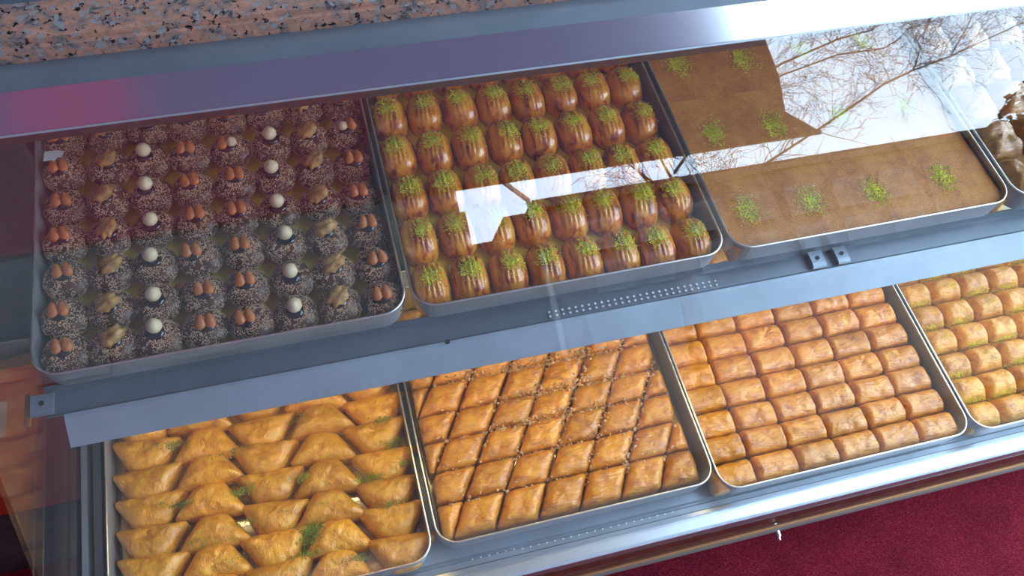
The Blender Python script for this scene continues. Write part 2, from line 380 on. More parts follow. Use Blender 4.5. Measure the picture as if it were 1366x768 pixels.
obj('grey_bead', extrude_x([(-.235, -.4405), (-.266, -.4405), (-.268, -.4500), (-.264, -.4570), (-.235, -.4570)], X0-.012, X1+.02, .001), 'greystrip', case)
obj('plinth', boxm(X0-.012, X1+.02, -.215, .44, FLOOR, -.36), 'panel_dark', case)
bm = bmesh.new(); tube(bm, [(1.04, -.266, -.451), (1.04, -.2755, -.4525), (1.04, -.276, -.4526)], [.005, .005, .0035], 12); tube(bm, [(1.04, -.276, -.4526), (1.04, -.281, -.4533)], [.003, .0026], 10)
obj('bolt', bm, 'chrome', case)
# left post and flange strips inside the case
obj('corner_post', extrude_x([(-.205, -.349), (-.205, -.318), (.43, -.318), (.43, -.349)], X0+.003, X0+.011), 'steel', case)
obj('corner_strip', extrude_x([(-.205, -.349), (-.205, -.330), (.43, -.330), (.43, -.349)], X0+.015, X0+.026), 'steel_dark', case)
# upper shelf : glass plate on a steel bracket, pale bar in front
obj('glass_shelf', boxm(X0+.05, X1-.01, .0092, .44, -.0430, -.0385), 'shelf_glass', case)
br = obj('shelf_bracket', extrude_x(sheet([(.0085, -.0405), (.0075, -.0535), (-.0195, -.0555), (-.0225, -.0535)], -.0015), .083, X1-.01), 'steel_dark', case)
obj('front_bar', extrude_x(sheet([(-.0225, -.060), (-.0275, -.0445), (-.0315, -.0455), (-.0595, -.066), (-.0585, -.069)], -.0016), .104, X1-.01), 'bar', case)
bm = bmesh.new(); tube(bm, [(.14, -.006, -.070), (X1-.05, -.006, -.070)], .0034, 10); obj('shelf_lamp_tube', bm, 'led_warm', case, smooth=True)
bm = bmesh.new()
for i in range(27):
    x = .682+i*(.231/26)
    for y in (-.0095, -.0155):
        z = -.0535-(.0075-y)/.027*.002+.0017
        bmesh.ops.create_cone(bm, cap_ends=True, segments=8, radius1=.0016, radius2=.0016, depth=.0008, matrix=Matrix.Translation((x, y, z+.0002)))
obj('painted_glints', bm, 'white', br, kind='stuff')  # two rows of white dots painted as lamp reflections in the bracket
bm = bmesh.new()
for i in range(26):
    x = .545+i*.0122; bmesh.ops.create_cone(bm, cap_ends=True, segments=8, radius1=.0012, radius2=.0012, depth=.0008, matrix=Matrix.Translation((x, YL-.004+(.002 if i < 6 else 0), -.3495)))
obj('deck_painted_glints', bm, 'white', case, kind='stuff')  # lamp reflections on the deck steel, put in as white dots
# shelf clips
def clip(x, wd=.03):
    c = obj('shelf_clip', extrude_x([(.006, -.0500), (.003, -.0445), (-.016, -.0455), (-.0215, -.0475), (-.0215, -.0520), (-.0195, -.0522), (.006, -.0520)], x, x+wd, .0012), 'steel', case)
    bm = bmesh.new(); tube(bm, [(x+wd/2, -.008, -.047), (x+wd/2, -.008, -.0438)], .003, 10); obj('screw', bm, 'black', c)
clip(.068, .024); clip(1.052, .020); clip(1.090, .018)
obj('clip_stem', boxm(.060, .066, -.03, .01, -.056, -.050, bev=.001), 'brass', case)
bm = bmesh.new(); tube(bm, [(.545, -.0285, -.0445), (.545, -.0285, -.0425)], .0028, 10); obj('rivet', bm, 'black', case)

# granite slab on the top sheet
bm = boxm(X0-.012, X1+.02, .2125, .277, .2497, .2735)
bmesh.ops.bevel(bm, geom=[e for e in bm.edges if abs(e.verts[0].co.x-e.verts[1].co.x) > 1 and e.verts[0].co.z > .27], offset=.006, segments=4, affect='EDGES')
tag(obj('granite_slab', bm, 'granite', smooth=False), 'speckled pink and black granite ledge along the top of the case', 'countertop')

# ------------------------------------------------------------------ trays
def tray(x0, x1, y0, depth, z, label, liner=None, h=.045, flare=.0):
    t = tag(empty('baking_tray', (x0, y0, z)), label, 'tray', 'shallow tin trays in the display case')
    W, D = x1-x0, depth; bm = bmesh.new()
    def ring(ins, zz, r): return [bm.verts.new((x, y, zz)) for x, y in rrect(ins, W-ins, ins, D-ins, r)]
    R = [ring(.007+flare, -h+.0012, .022), ring(.0045+flare, -h+.003, .026), ring(.0012, -.001, .030), ring(.0012, .0, .030), ring(0, .0, .031), ring(0, -.001, .031), ring(.0034+flare, -h+.003, .027), ring(.006+flare, -h, .023)]
    n = len(R[0])
    for a, b_ in zip(R, R[1:]):
        for k in range(n): bm.faces.new((a[k], a[(k+1) % n], b_[(k+1) % n], b_[k]))
    bm.faces.new(R[0]); bm.faces.new(R[-1][::-1]); bmesh.ops.recalc_face_normals(bm, faces=bm.faces)
    obj('pan', bm, 'tin', t, smooth=False)
    bm = bmesh.new(); tube(bm, [(x, y, .0004) for x, y in rrect(.0006, W-.0006, .0006, D-.0006, .0305, 9)], .0015, 6, True); obj('rolled_rim', bm, 'tin_edge', t, smooth=True)
    if liner:
        bm = bmesh.new(); pts = rrect(.008+flare, W-.008-flare, .008+flare, D-.008-flare, .02); a = [bm.verts.new((x, y, -h+.0016)) for x, y in pts]; b_ = [bm.verts.new((x, y, -h+.0030)) for x, y in pts]
        for k in range(len(a)): bm.faces.new((a[k], a[(k+1) % len(a)], b_[(k+1) % len(a)], b_[k]))
        bm.faces.new(a[::-1]); bm.faces.new(b_); obj('gold_board' if liner == 'gold' else 'syrup_film', bm, liner, t)
    return t
UX = [(.0851, .5038), (.5110, .9198), (.9280, 1.3523), (1.3605, 1.782)]
LX = [(.0708, .4904), (.4994, .9154), (.9193, 1.3436), (1.3498, 1.772)]
LYF = [YL, YL+.014, YL-.004, YL-.006]
tray(*UX[0], 0, .432, 0, 'tin tray of sesame chocolate balls, upper shelf, far left', 'gold', h=.038)
tray(*UX[1], 0, .432, 0, 'tin tray of ribbed syrup pastries, upper shelf, second from left', 'gold', h=.038)
tray(*UX[2], 0, .432, 0, 'tin tray of brown semolina cake, upper shelf, third from left', h=.038)
tray(*UX[3], .0, .432, 0, 'tin tray of big flaky rolls at right end of upper shelf', 'syrup', h=.038)
tray(*LX[0], LYF[0], .46, ZL, 'tin tray of folded filo triangles, lower left of the case', 'syrup')
tray(*LX[1], LYF[1], .45, ZL, 'tin tray of diamond cut baklava with walnut crumbs, lower row', 'syrup')
tray(*LX[2], LYF[2], .46, ZL, 'tin tray of plain oblong baklava, lower row, third from left', 'syrup')
tray(*LX[3], LYF[3], .46, ZL, 'tin tray of pistachio dusted rolls at lower right', 'syrup')

# ------------------------------------------------------------------ nuts
def almond_mesh(seed):
    bm = bmesh.new(); bmesh.ops.create_uvsphere(bm, u_segments=12, v_segments=9, radius=1)
    for v in bm.verts:
        t = v.co.y; wv = .62*(1-.32*t)*(1 if t < .6 else 1-.5*(t-.6)/.4)
        v.co = Vector((v.co.x*.0064*wv/.62*1.02, v.co.y*.0098, v.co.z*.0048*(1-.2*t)))
        v.co += v.co.normalized()*noise.noise(v.co*900+Vector((seed, 0, 0)))*.0003
    return mesh_of(bm, 'almond')
def hazel_mesh(seed):
    bm = bmesh.new(); bmesh.ops.create_uvsphere(bm, u_segments=14, v_segments=10, radius=1)
    for v in bm.verts:
        k = 1+.16*max(0, v.co.z-.5); r = .0092; v.co = Vector((v.co.x*r, v.co.y*r, v.co.z*r*.95*k))
        v.co += v.co.normalized()*noise.noise(v.co*260+Vector((seed*7, 0, 0)))*.0007
    return mesh_of(bm, 'hazelnut')
def walnut_mesh(seed):
    bm = bmesh.new(); bmesh.ops.create_icosphere(bm, subdivisions=3, radius=1)
    for v in bm.verts:
        p = v.co.copy(); g = abs(p.x)
        f = 1+.36*noise.noise(p*3.2+Vector((seed*5, 0, 0)))+(.30*abs(noise.noise(p*5+Vector((seed, 2, 0))))-.12)+.2*noise.noise(p*9+Vector((0, seed*3, 0)))
        f *= 1-.35*math.exp(-(g/.16)**2)*(1 if p.z > -.2 else 0)
        v.co = Vector((p.x*.0115*f, p.y*.0150*f, p.z*.0065*f))
    return mesh_of(bm, 'walnut')
ALM = [almond_mesh(i) for i in range(3)]; HAZ = [hazel_mesh(i) for i in range(3)]; WAL = [walnut_mesh(i) for i in range(5)]

# ------------------------------------------------------------------ chocolate balls with sesame
BR, BH = .0268, .0310
def ball_bm(seed):
    bm = bmesh.new(); bmesh.ops.create_uvsphere(bm, u_segments=26, v_segments=16, radius=1)
    off = Vector((seed*3.1, seed*1.7, 0))
    for v in bm.verts:
        p = v.co.copy(); f = 1+.045*noise.noise(p*1.6+off)
        z = p.z
        v.co = Vector((p.x*BR*f, p.y*BR*f, (.5+.5*z)*BH*f if z > 0 else (.5+.5*max(z, -.95))*BH))
        rr = hypot(v.co.x, v.co.y)
        if z > .6: v.co.z -= .0022*math.exp(-(rr/.008)**2)
    return bm
BALLS = []
for i in range(5):
    bm = ball_bm(i); tr = BVHTree.FromBMesh(bm); rnd = random.Random(i); sb = bmesh.new(); cnt = 0
    while cnt < 1250:
        th = rnd.uniform(0, 2*pi); zc = rnd.uniform(-.35, 1)
        d = Vector((cos(th)*sqrt(1-zc*zc), sin(th)*sqrt(1-zc*zc), zc))
        if noise.noise(d*2.6+Vector((i*9, 0, 0))) > .36 or hypot(d.x, d.y) < .12: cnt += 1; continue
        hit, nrm, _, _ = tr.ray_cast(Vector((0, 0, BH*.5))+d*.08, -d)
        cnt += 1
        if hit is None: continue
        t = nrm.cross(Vector((rnd.uniform(-1, 1), rnd.uniform(-1, 1), rnd.uniform(-1, 1)))).normalized(); s = nrm.cross(t)
        a, b_ = .00125*rnd.uniform(.8, 1.2), .00078*rnd.uniform(.8, 1.2)
        c = hit+nrm*.0001
        vv = [sb.verts.new(c+t*a), sb.verts.new(c+s*b_), sb.verts.new(c-t*a*.9), sb.verts.new(c-s*b_), sb.verts.new(c+nrm*.0009)]
        for k in range(4): sb.faces.new((vv[k], vv[(k+1) % 4], vv[4]))
    BALLS.append((mesh_of(bm, 'chocolate_ball'), mesh_of(sb, 'sesame_seeds', False)))
# fluted cup
bm = bmesh.new(); rr = []
for zz_, r0, am in ((.0006, .0195, .0), (.0006, .0205, .0004), (.007, .0238, .0006), (.0120, .0250, .0009)):
    rr.append([bm.verts.new(((r0+am*cos(k*pi))*cos(2*pi*k/56), (r0+am*cos(k*pi))*sin(2*pi*k/56), zz_)) for k in range(56)])
bm.faces.new(rr[0][::-1])
for a, b_ in zip(rr, rr[1:]):
    for k in range(56): bm.faces.new((a[k], a[(k+1) % 56], b_[(k+1) % 56], b_[k]))
inner = [bm.verts.new((v.co.x*.985, v.co.y*.985, v.co.z)) for v in rr[3]]
for k in range(56): bm.faces.new((rr[3][k], rr[3][(k+1) % 56], inner[(k+1) % 56], inner[k]))
CUP = mesh_of(bm, 'paper_cup', False)
DAB = []
for i in range(3):
    bm = bmesh.new(); bmesh.ops.create_uvsphere(bm, u_segments=16, v_segments=8, radius=1)
    for v in bm.verts:
        p = v.co; f = 1+.16*noise.noise(p*1.5+Vector((i*4, 0, 0))); v.co = Vector((p.x*.0115*f, p.y*.0095*f-.001, p.z*.0042))
    DAB.append(mesh_of(bm, 'chocolate_dab'))
NUTS = ['AWHAAHWA']*5+['AWHAMHWM']+['AWHAAHWA']*2
# measured nut positions in the tray (x, y), row 0 in front
NX = .1157; PX = .0515; NY = .0243; PY = .0544
rnd = random.Random(5)
jit = {(0, 2): (.0, .006), (0, 4): (-.006, .0), (1, 4): (-.003, .002), (2, 3): (-.005, .0), (4, 2): (-.001, .004), (5, 5): (.003, .006), (6, 1): (-.003, -.006)}
desc = {'A': 'topped with two almonds', 'W': 'topped with a walnut half', 'H': 'topped with a hazelnut', 'M': 'topped with almond and hazelnut'}
BZ = -.0348
for r in range(8):
    for c in range(8):
        k = NUTS[r][c]; jx, jy = jit.get((r, c), (0, 0))
        x = NX+PX*c*1.0+rnd.uniform(-.0012, .0012); y = NY+PY*r+.002+rnd.uniform(-.0015, .0015)
        if r == 0: y += .0062
        bmesh_i = (r*3+c*5+rnd.randrange(5)) % 5
        b0, s0 = BALLS[bmesh_i]
        o = put('chocolate_ball', b0, 'chocolate', None, (x, y, BZ), (0, 0, rnd.uniform(0, 6.3)))
        tag(o, 'sesame chocolate ball %s, %s' % (desc[k], where(c, r)), 'sweet', 'sesame chocolate balls in the upper left tray')
        put('sesame_seeds', s0, 'sesame', o, kind='stuff')
        put('paper_cup', CUP, 'cup', o, (0, 0, -.0002))
        rz = -o.rotation_euler.z
        def loc(px, py, pz): q = Matrix.Rotation(rz, 3, 'Z') @ Vector((px, py, pz)); return tuple(q)
        dx, dy = jx+rnd.uniform(-.003, .003), jy*.5+rnd.uniform(-.001, .003)
        zt = BH-.0002
        put('chocolate_dab', DAB[rnd.randrange(3)], 'choc_dab', o, loc(dx, dy-.002, zt-.001), (0, 0, rz+rnd.uniform(-.3, .3)))
        if k == 'A' or k == 'M':
            for sgn in (-1, 1):
                if k == 'M' and sgn == (1 if r == 5 and c == 4 else -1):
                    put('hazelnut', HAZ[0], 'hazelnut', o, loc(dx+sgn*.006, dy, zt+.0035), (.4, 0, rz)).scale = (.75,)*3
                else:
                    put('almond', ALM[rnd.randrange(3)], 'almond', o, loc(dx+sgn*.0054, dy, zt+.0042), (.55+rnd.uniform(-.15, .2), sgn*-.15, rz-sgn*rnd.uniform(-.1, .22)))
        elif k == 'H':
            put('hazelnut', HAZ[rnd.randrange(3)], 'hazelnut', o, loc(dx, dy+.001, zt+.0075), (rnd.uniform(-.3, .3), rnd.uniform(-.3, .3), rz))
        else:
            put('walnut', WAL[rnd.randrange(5)], 'walnut', o, loc(dx, dy+.001, zt+.0042), (.25, rnd.uniform(-.2, .2), rz-rnd.uniform(.75, 1.35)))
o = put('loose_almond', ALM[1].copy(), 'almond', None, (.2436, .104, -.0280), (.5, .6, -.6)); tag(o, 'stray almond fallen in the gap between chocolate balls', 'nut')

# ------------------------------------------------------------------ ribbed syrup pastries
def rib(x, y, r): return .0015*cos(x*2*pi/.0062)*(1-r**6)*min(1, .35+abs(y)/.02)
SH = []
for i in range(5):
    a, b_ = .0252, .0350
    sg = lambda v, e: (abs(v)**e)*(1 if v > 0 else -1)
    poly = [(a*sg(cos(2*pi*k/28), .72), b_*sg(sin(2*pi*k/28), .82)) for k in range(28)]
    bm = pillow(poly, .0355, 2.5, .006, i, .0006, ridge=rib, M_=56); tr = BVHTree.FromBMesh(bm)
    cr_ = crumbs_on(tr, 260+40*(i % 3), 0, .002, .0078, .0078, .00125, i)
    SH.append((mesh_of(bm, 'syrup_pastry'), mesh_of(cr_, 'pistachio_crumbs', False)))
rnd = random.Random(9)
for r in range(6):
    for c in range(8):
        i = rnd.randrange(5)
        o = put('syrup_pastry', SH[i][0], 'sherbet', None, (.5385+.0500*c+rnd.uniform(-.0008, .0008), .0405+.0702*r+rnd.uniform(-.001, .001), -.0350), (0, 0, rnd.uniform(-.05, .05)))
        tag(o, 'ribbed amber syrup pastry with pistachio crumbs, %s' % where(c, r), 'pastry', 'ribbed syrup pastries in the upper middle tray')
        put('pistachio_crumbs', SH[i][1], 'pist', o, (rnd.uniform(-.003, .003), 0, 0), kind='stuff')

# ------------------------------------------------------------------ semolina cake slices
xb = [.9335, 1.020, 1.128, 1.238, 1.347]; yb = [.006, .131, .266, .426]
pis = {(0, 0): (.975, .064), (1, 0): (1.070, .062), (2, 0): (1.166, .057), (3, 0): (1.277, .063), (0, 1): (.981, .200), (1, 1): (1.072, .197), (0, 2): (.977, .337), (1, 2): (1.079, .330), (2, 1): (1.18, .197), (3, 1): (1.285, .197), (2, 2): (1.18, .337), (3, 2): (1.285, .337)}
for r in range(3):
    for c in range(4):
        cx, cy = (xb[c]+xb[c+1])/2, (yb[r]+yb[r+1])/2; hx, hy = (xb[c+1]-xb[c])/2-.00003, (yb[r+1]-yb[r])/2-.00003
        bm = bmesh.new(); n = 16; P = {}
        for i in range(n+1):
            for j in range(n+1):
                u, v = -1+2*i/n, -1+2*j/n; ed = max(abs(u), abs(v))
                wob = .0009*noise.noise(Vector((u*6+c*9, v*6+r*7, 3)))
                x = u*hx+(wob if abs(u) < 1 else wob*.6); y = v*hy+(wob if abs(v) < 1 else wob*.6)
                z = .0285+.0012*noise.noise(Vector((cx+u*hx, cy+v*hy, 0))*18)+.0005*noise.noise(Vector((u*hx+c, v*hy+r, 0))*160)-(.0003 if ed > .999 else 0)
                P[i, j] = bm.verts.new((x, y, z))
        for i in range(n):
            for j in range(n): bm.faces.new((P[i, j], P[i+1, j], P[i+1, j+1], P[i, j+1]))
        bd = [(i, 0) for i in range(n)]+[(n, j) for j in range(n)]+[(i, n) for i in range(n, 0, -1)]+[(0, j) for j in range(n, 0, -1)]
        lo = [bm.verts.new((P[q].co.x, P[q].co.y, 0)) for q in bd]
        for k in range(len(bd)):
            e = bm.edges.get((P[bd[k]], P[bd[(k+1) % len(bd)]]))
            if e: e.smooth = False
        for k in range(len(bd)): bm.faces.new((P[bd[k]], lo[k], lo[(k+1) % len(bd)], P[bd[(k+1) % len(bd)]]))
        bm.faces.new(lo[::-1]); bmesh.ops.recalc_face_normals(bm, faces=bm.faces); tr = BVHTree.FromBMesh(bm)
        o = obj('semolina_slice', bm, 'semolina', None, (cx, cy, -.0365), smooth=True)
        tag(o, 'flat brown semolina cake slice with pistachio heap, %s' % where(c, r), 'cake', 'semolina cake slices in the upper third tray')
        px, py = pis[c, r]; obj('pistachio_crumbs', crumbs_on(tr, 420, px-cx, py-cy, .0092, .0115, .0012, r*5+c), 'pist', o, kind='stuff')

# ------------------------------------------------------------------ big flaky rolls, upper right end
RO = [pillow([(-.030, -.034), (.030, -.034), (.030, .034), (-.030, .034)], .040, 2.4, .010, 40+i, .0022, freq=60, ws=.02, base=.3) for i in range(3)]
RO = [mesh_of(b_, 'flaky_roll') for b_ in RO]
for r in range(6):
    for c in range(6):
        o = put('flaky_roll', RO[(r+2*c) % 3], 'filo_coil', None, (1.401+.0665*c, .042+.0695*r, -.0345), (0, 0, (pi if (r+c) % 2 else 0)))
        tag(o, 'big brown flaky filo roll on upper shelf, %s' % where(c, r), 'pastry', 'flaky rolls in the upper right tray')

# ------------------------------------------------------------------ filo triangles, lower left
zt = ZL-.0405
UPR = [(-.053, -.0255), (.053, -.0255), (.018, .0255), (-.020, .0255)]
INV = [(-.022, -.0255), (.020, -.0255), (.053, .0255), (-.053, .0255)]
TRI = {}
for k, poly in (('u', UPR), ('i', INV)):
    L_ = []
    for i in range(5):
        q = [(x*(1+.05*noise.noise(Vector((i*3.3, x*40, 1)))), y) for x, y in poly]
        L_.append(mesh_of(pillow(q, .033, 2.1, .012, 60+i+(7 if k == 'u' else 0), .0016, freq=50, ws=.017, base=.38), 'filo_triangle'))
    TRI[k] = L_
rnd = random.Random(3)
for r in range(10):
    for c in range(5):
        k = 'i' if (c % 2 == 0) else 'u'
        x = .122+.0815*c-(.0 if c else .0)+rnd.uniform(-.003, .003); y = YL+.0285+.0435*r+rnd.uniform(-.002, .002)-.001*c
        if y > .215: continue
        o = put('filo_triangle', TRI[k][rnd.randrange(5)], 'filo_tri', None, (x, y, zt), (rnd.uniform(-.08, .08), rnd.uniform(-.06, .06), rnd.uniform(-.09, .09)-.05))
        o.scale = (.99, .97, rnd.uniform(.92, 1.05))
        tag(o, 'golden folded filo triangle, %s of lower left tray' % where(c, r).replace(' from front', ''), 'pastry', 'folded filo triangles in the lower left tray')
bm = bmesh.new(); rnd = random.Random(2)
spots = [(.176, -.205, .02), (.30, -.150, .02), (.335, -.168, .024), (.345, -.150, .018), (.27, -.105, .02), (.255, -.06, .02), (.36, -.105, .018), (.43, -.08, .02), (.47, -.07, .012), (.26, .0, .02), (.36, .03, .02), (.15, .03, .018), (.12, -.15, .015), (.46, .0, .012), (.29, -.20, .03), (.2, -.12, .02), (.46, -.035, .012), (.35, -.06, .02), (.33, -.135, .014), (.34, -.140, .012), (.22, -.155, .012), (.45, -.125, .010), (.17, -.06, .02), (.28, -.195, .02), (.38, -.19, .016)]
for sx, sy, sw in spots:
    for i in range(260):
        crumb(bm, (sx+rnd.gauss(0, sw*.8), sy+rnd.gauss(0, .0035), zt+.0265+rnd.gauss(0, .0035)), .0014*rnd.uniform(.6, 1.2), rnd)
tag(obj('pistachio_powder', bm, 'pist_dark'), 'green ground pistachio sprinkled between the folded filo triangles', 'pistachio', kind='stuff')

# ------------------------------------------------------------------ diamond baklava
def clip_poly(poly, x0, x1, y0, y1):
    for ax, lim, sg in ((0, x0, 1), (0, x1, -1), (1, y0, 1), (1, y1, -1)):
        out = []
        for i in range(len(poly)):
            a, b_ = poly[i-1], poly[i]; da, db = sg*(a[ax]-lim), sg*(b_[ax]-lim)
            if da*db < 0: t = da/(da-db); out.append(tuple(a[j]+(b_[j]-a[j])*t for j in (0, 1)))
            if db >= 0: out.append(b_)
        poly = out
        if len(poly) < 3: return []
    return poly
def area(p): return abs(sum(p[i-1][0]*p[i][1]-p[i][0]*p[i-1][1] for i in range(len(p))))/2
XA, XB = .5085, .9005; YF = LYF[1]+.010
rows = [YF, -.1425, -.095, -.0485, -.0055, .042, .088, .134, .18]; SL = .62; PXD = .0625
rndd = random.Random(4); cache = {}
for r in range(len(rows)-1):
    ya, yb_ = rows[r], rows[r+1]; ncol = 0
    cells = []
    for k in range(-8, 12):
        f = lambda y, kk: .612+PXD*kk+(y+.1425)*SL*(.86 if y < -.1425 else 1)
        quad = [(f(ya, k), ya), (f(ya, k+1), ya), (f(yb_, k+1), yb_), (f(yb_, k), yb_)]
        q = clip_poly(quad, XA, XB, ya, yb_)
        if q and area(q) > .00035: cells.append(q)
    for ci, q in enumerate(cells):
        cx = sum(p[0] for p in q)/len(q); cy = sum(p[1] for p in q)/len(q)
        inn = []
        for p in q:
            d = Vector((p[0]-cx, p[1]-cy)); inn.append(tuple(d*(1-.0010/max(.006, d.length*.75))))
        key = tuple(round(v, 3) for p in inn for v in p)+(rndd.randrange(4),)
        if key not in cache: cache[key] = mesh_of(pillow(inn, .0365, 3.2, .004, len(cache), .0011, freq=60, ws=.014, base=.56), 'diamond_baklava')
        o = put('diamond_baklava', cache[key], 'filo_diamond', None, (cx, cy, zt), (rndd.uniform(-.03, .03), rndd.uniform(-.03, .03), 0))
        tag(o, 'golden diamond cut baklava piece, %s of walnut tray' % where(ci, r).replace(' from front', ''), 'pastry', 'diamond baklava in the lower middle tray')
bm = bmesh.new(); rnd = random.Random(8)
def crz(d): t = min(1, max(0, abs(d)-.001)/.016); return zt+.0365*(.52+.48*(1-(1-t)**2)**.5)+.0026
for r, y in enumerate(rows[1:6]):
    for i in range([50, 70, 200, 260, 300][r]):
        x = rnd.uniform(XA+.02, XB-.06) if r < 2 else rnd.gauss([0, 0, .70, .74, .70][r], .07)
        if not XA+.005 < x < XB-.005: continue
        d_ = rnd.gauss(0, .0036); crumb(bm, (x, y+d_, crz(d_)), .0029*rnd.uniform(.6, 1.3), rnd)
for k in range(-2, 6):
    for i in range([10, 20, 60, 110, 120, 110, 60, 20][k+2]):
        y = rnd.uniform(-.16, .06) if k > 1 else rnd.uniform(-.1, .06)
        d_ = rnd.gauss(0, .0032); x = .612+PXD*k+(y+.1425)*SL+d_
        if XA+.005 < x < XB-.005: crumb(bm, (x, y, crz(d_*.85)), .0029*rnd.uniform(.6, 1.3), rnd)
tag(obj('walnut_crumbs', bm, 'walnut_bits'), 'chopped walnut crumbs along the cuts of the diamond baklava', 'nuts', kind='stuff')

# ------------------------------------------------------------------ oblong baklava
SQ = [mesh_of(pillow([(-.0335, -.0198), (.0335, -.0198), (.0335, .0198), (-.0335, .0198)], .0365, 3.0, .004, 100+i, .0011, freq=60, ws=[.006, .0165, .006, .0165], base=.58), 'oblong_baklava') for i in range(7)]
rnd = random.Random(6); xc = [.9445, 1.0140, 1.0835, 1.1530, 1.2225, 1.2920]
for r in range(10):
    for c in range(6):
        y = LYF[2]+.0255+.0412*r
        if y > .20: continue
        o = put('oblong_baklava', SQ[rnd.randrange(7)], 'filo_square', None, (xc[c]+.0035+rnd.uniform(-.001, .001), y+rnd.uniform(-.0008, .0008), zt), (rnd.uniform(-.05, .05), rnd.uniform(-.04, .04), pi*rnd.randrange(2)+rnd.uniform(-.02, .02)))
        tag(o, 'plain golden oblong baklava piece, %s, lower tray' % where(c, r), 'pastry', 'oblong baklava in the lower third tray')
# ------------------------------------------------------------------ pistachio rolls
RL = []
for i in range(5):
    bm = pillow([(-.0285, -.0222), (.0285, -.0222), (.0285, .0222), (-.0285, .0222)], .037, 2.3, .006, 130+i, .0010, freq=60, ws=[.012, .021, .012, .021], base=.3); tr = BVHTree.FromBMesh(bm)
    c1 = crumbs_on(tr, 170, 0, -.0205, .012, .0022, .0011, i, .014); c2 = crumbs_on(tr, 60, rnd.uniform(-.01, .01), 0, .006, .008, .0009, i+9)
    a = mesh_of(c1, 'pistachio_crumbs', False); b_ = mesh_of(c2, 'pistachio_crumbs', False)
    RL.append((mesh_of(bm, 'pistachio_roll'), a, b_))
for r in range(9):
    for c in range(5):
        y = LYF[3]+.029+.0455*r
        if y > .20: continue
        i = rnd.randrange(5)
        o = put('pistachio_roll', RL[i][0], 'filo_roll', None, (1.3845+.0590*c+rnd.uniform(-.001, .001), y, zt), (0, 0, rnd.uniform(-.03, .03)))
        tag(o, 'pale gold pistachio dusted filo roll, %s' % where(c, r), 'pastry', 'pistachio rolls in the lower right tray')
        if r > 0: put('pistachio_crumbs', RL[i][1 if (r+c) % 3 else 2], 'pist', o, kind='stuff')

# ------------------------------------------------------------------ scrap of tape on the glass
bm = bmesh.new(); s0 = .60
pts = [(-.013, -.006), (-.010, .008), (.004, .0075), (.013, .004), (.009, -.004), (.003, -.004), (.0, -.0085), (-.004, -.006)]
f = [bm.verts.new((x, y, 0)) for x, y in pts]; f2 = [bm.verts.new((x, y, .0003)) for x, y in pts]
for k in range(len(pts)): bm.faces.new((f[k], f[(k+1) % len(pts)], f2[(k+1) % len(pts)], f2[k]))
bm.faces.new(f[::-1]); bm.faces.new(f2)
tag(obj('tape_scrap', bm, 'tape', None, (.1116, .3044, .0125), (.1, .05, .1)), 'torn scrap of pale clear tape over back almond chocolate ball', 'tape')

# ------------------------------------------------------------------ beyond the left pane
cb_ = tag(empty('side_counter', (-.86, .0, FLOOR)), 'dark counter standing left of the case beyond the side glass', 'counter')
obj('carcass', boxm(-.30, .22, .06, .5, .0, .70), 'panel_dark', cb_); obj('counter_top', boxm(-.32, .24, .04, .52, .70, .73, bev=.004), 'black', cb_)
dr = obj('door', boxm(-.27, .19, .045, .06, .06, .66, bev=.002), 'panel_dark', cb_); bm = bmesh.new(); tube(bm, [(.14, .03, .3), (.14, .03, .42)], .006, 8); obj('handle', bm, 'chrome', dr)
cr_ = tag(empty('red_crate', (-.105, .175, FLOOR)), 'red plastic crate with white label, left of the case', 'crate')
bm = bmesh.new()
for a in ((-.10, .10, -.075, -.065, 0, .225), (-.10, .10, .065, .075, 0, .225), (-.10, -.09, -.065, .065, 0, .225), (.09, .10, -.065, .065, 0, .225), (-.09, .09, -.065, .065, 0, .20)): box(bm, *a)
obj('crate_body', bm, 'red_paint', cr_); obj('white_label', boxm(-.06, .0, -.03, .03, .2002, .2016), 'label_white', cr_)

# ------------------------------------------------------------------ the street side: canopy, low buildings, bare tree (seen as reflections)
can = tag(empty('shop_canopy', (0, 0, 1.7)), 'mauve and red cloth canopy above the case, reflected in the glass', 'canopy')
def right_edge(y):
    P = [(1.2, 1.40), (.19, 1.72), (-2.85, 2.81), (-3.38, 3.16), (-4.0, 3.52), (-4.56, 4.12)]
    for (ya, xa), (yb_, xb_) in zip(P, P[1:]):
        if yb_ <= y <= ya: return xa+(xb_-xa)*(ya-y)/(ya-yb_)
    return P[-1][1]
ys = [1.2, .19, -.8, -1.9, -2.85, -3.38, -4.0, -4.5]
def panel(a, b_, yy, mt):
    bm = bmesh.new(); top = []; bot = []
    for y in yy:
        xb_ = min(b_, right_edge(y)); top.append((bm.verts.new((a, y, .004)), bm.verts.new((xb_, y, .004)))); bot.append((bm.verts.new((a, y, 0)), bm.verts.new((xb_, y, 0))))
    for i in range(len(yy)-1):
        bm.faces.new((top[i][0], top[i][1], top[i+1][1], top[i+1][0])); bm.faces.new((bot[i][0], bot[i+1][0], bot[i+1][1], bot[i][1]))
        bm.faces.new((top[i][0], top[i+1][0], bot[i+1][0], bot[i][0])); bm.faces.new((top[i][1], bot[i][1], bot[i+1][1], top[i+1][1]))
    bm.faces.new((top[0][0], bot[0][0], bot[0][1], top[0][1])); bm.faces.new((top[-1][0], top[-1][1], bot[-1][1], bot[-1][0]))
    obj('cloth_panel', bm, mt, can)
for a, b_, mt in [(-4.0, -1.6, 'cloth_grey'), (-1.6, -.28, 'cloth_grey'), (-.28, .02, 'cloth_pink'), (.02, .95, 'cloth_grey'), (.95, 9, 'cloth_grey')]: panel(a, b_, ys[:3], mt)
for a, b_, mt in [(-4.0, -1.0, 'cloth_pink'), (-1.0, .75, 'cloth_pink'), (.75, 9, 'cloth_grey')]: panel(a, b_, ys[2:], mt)
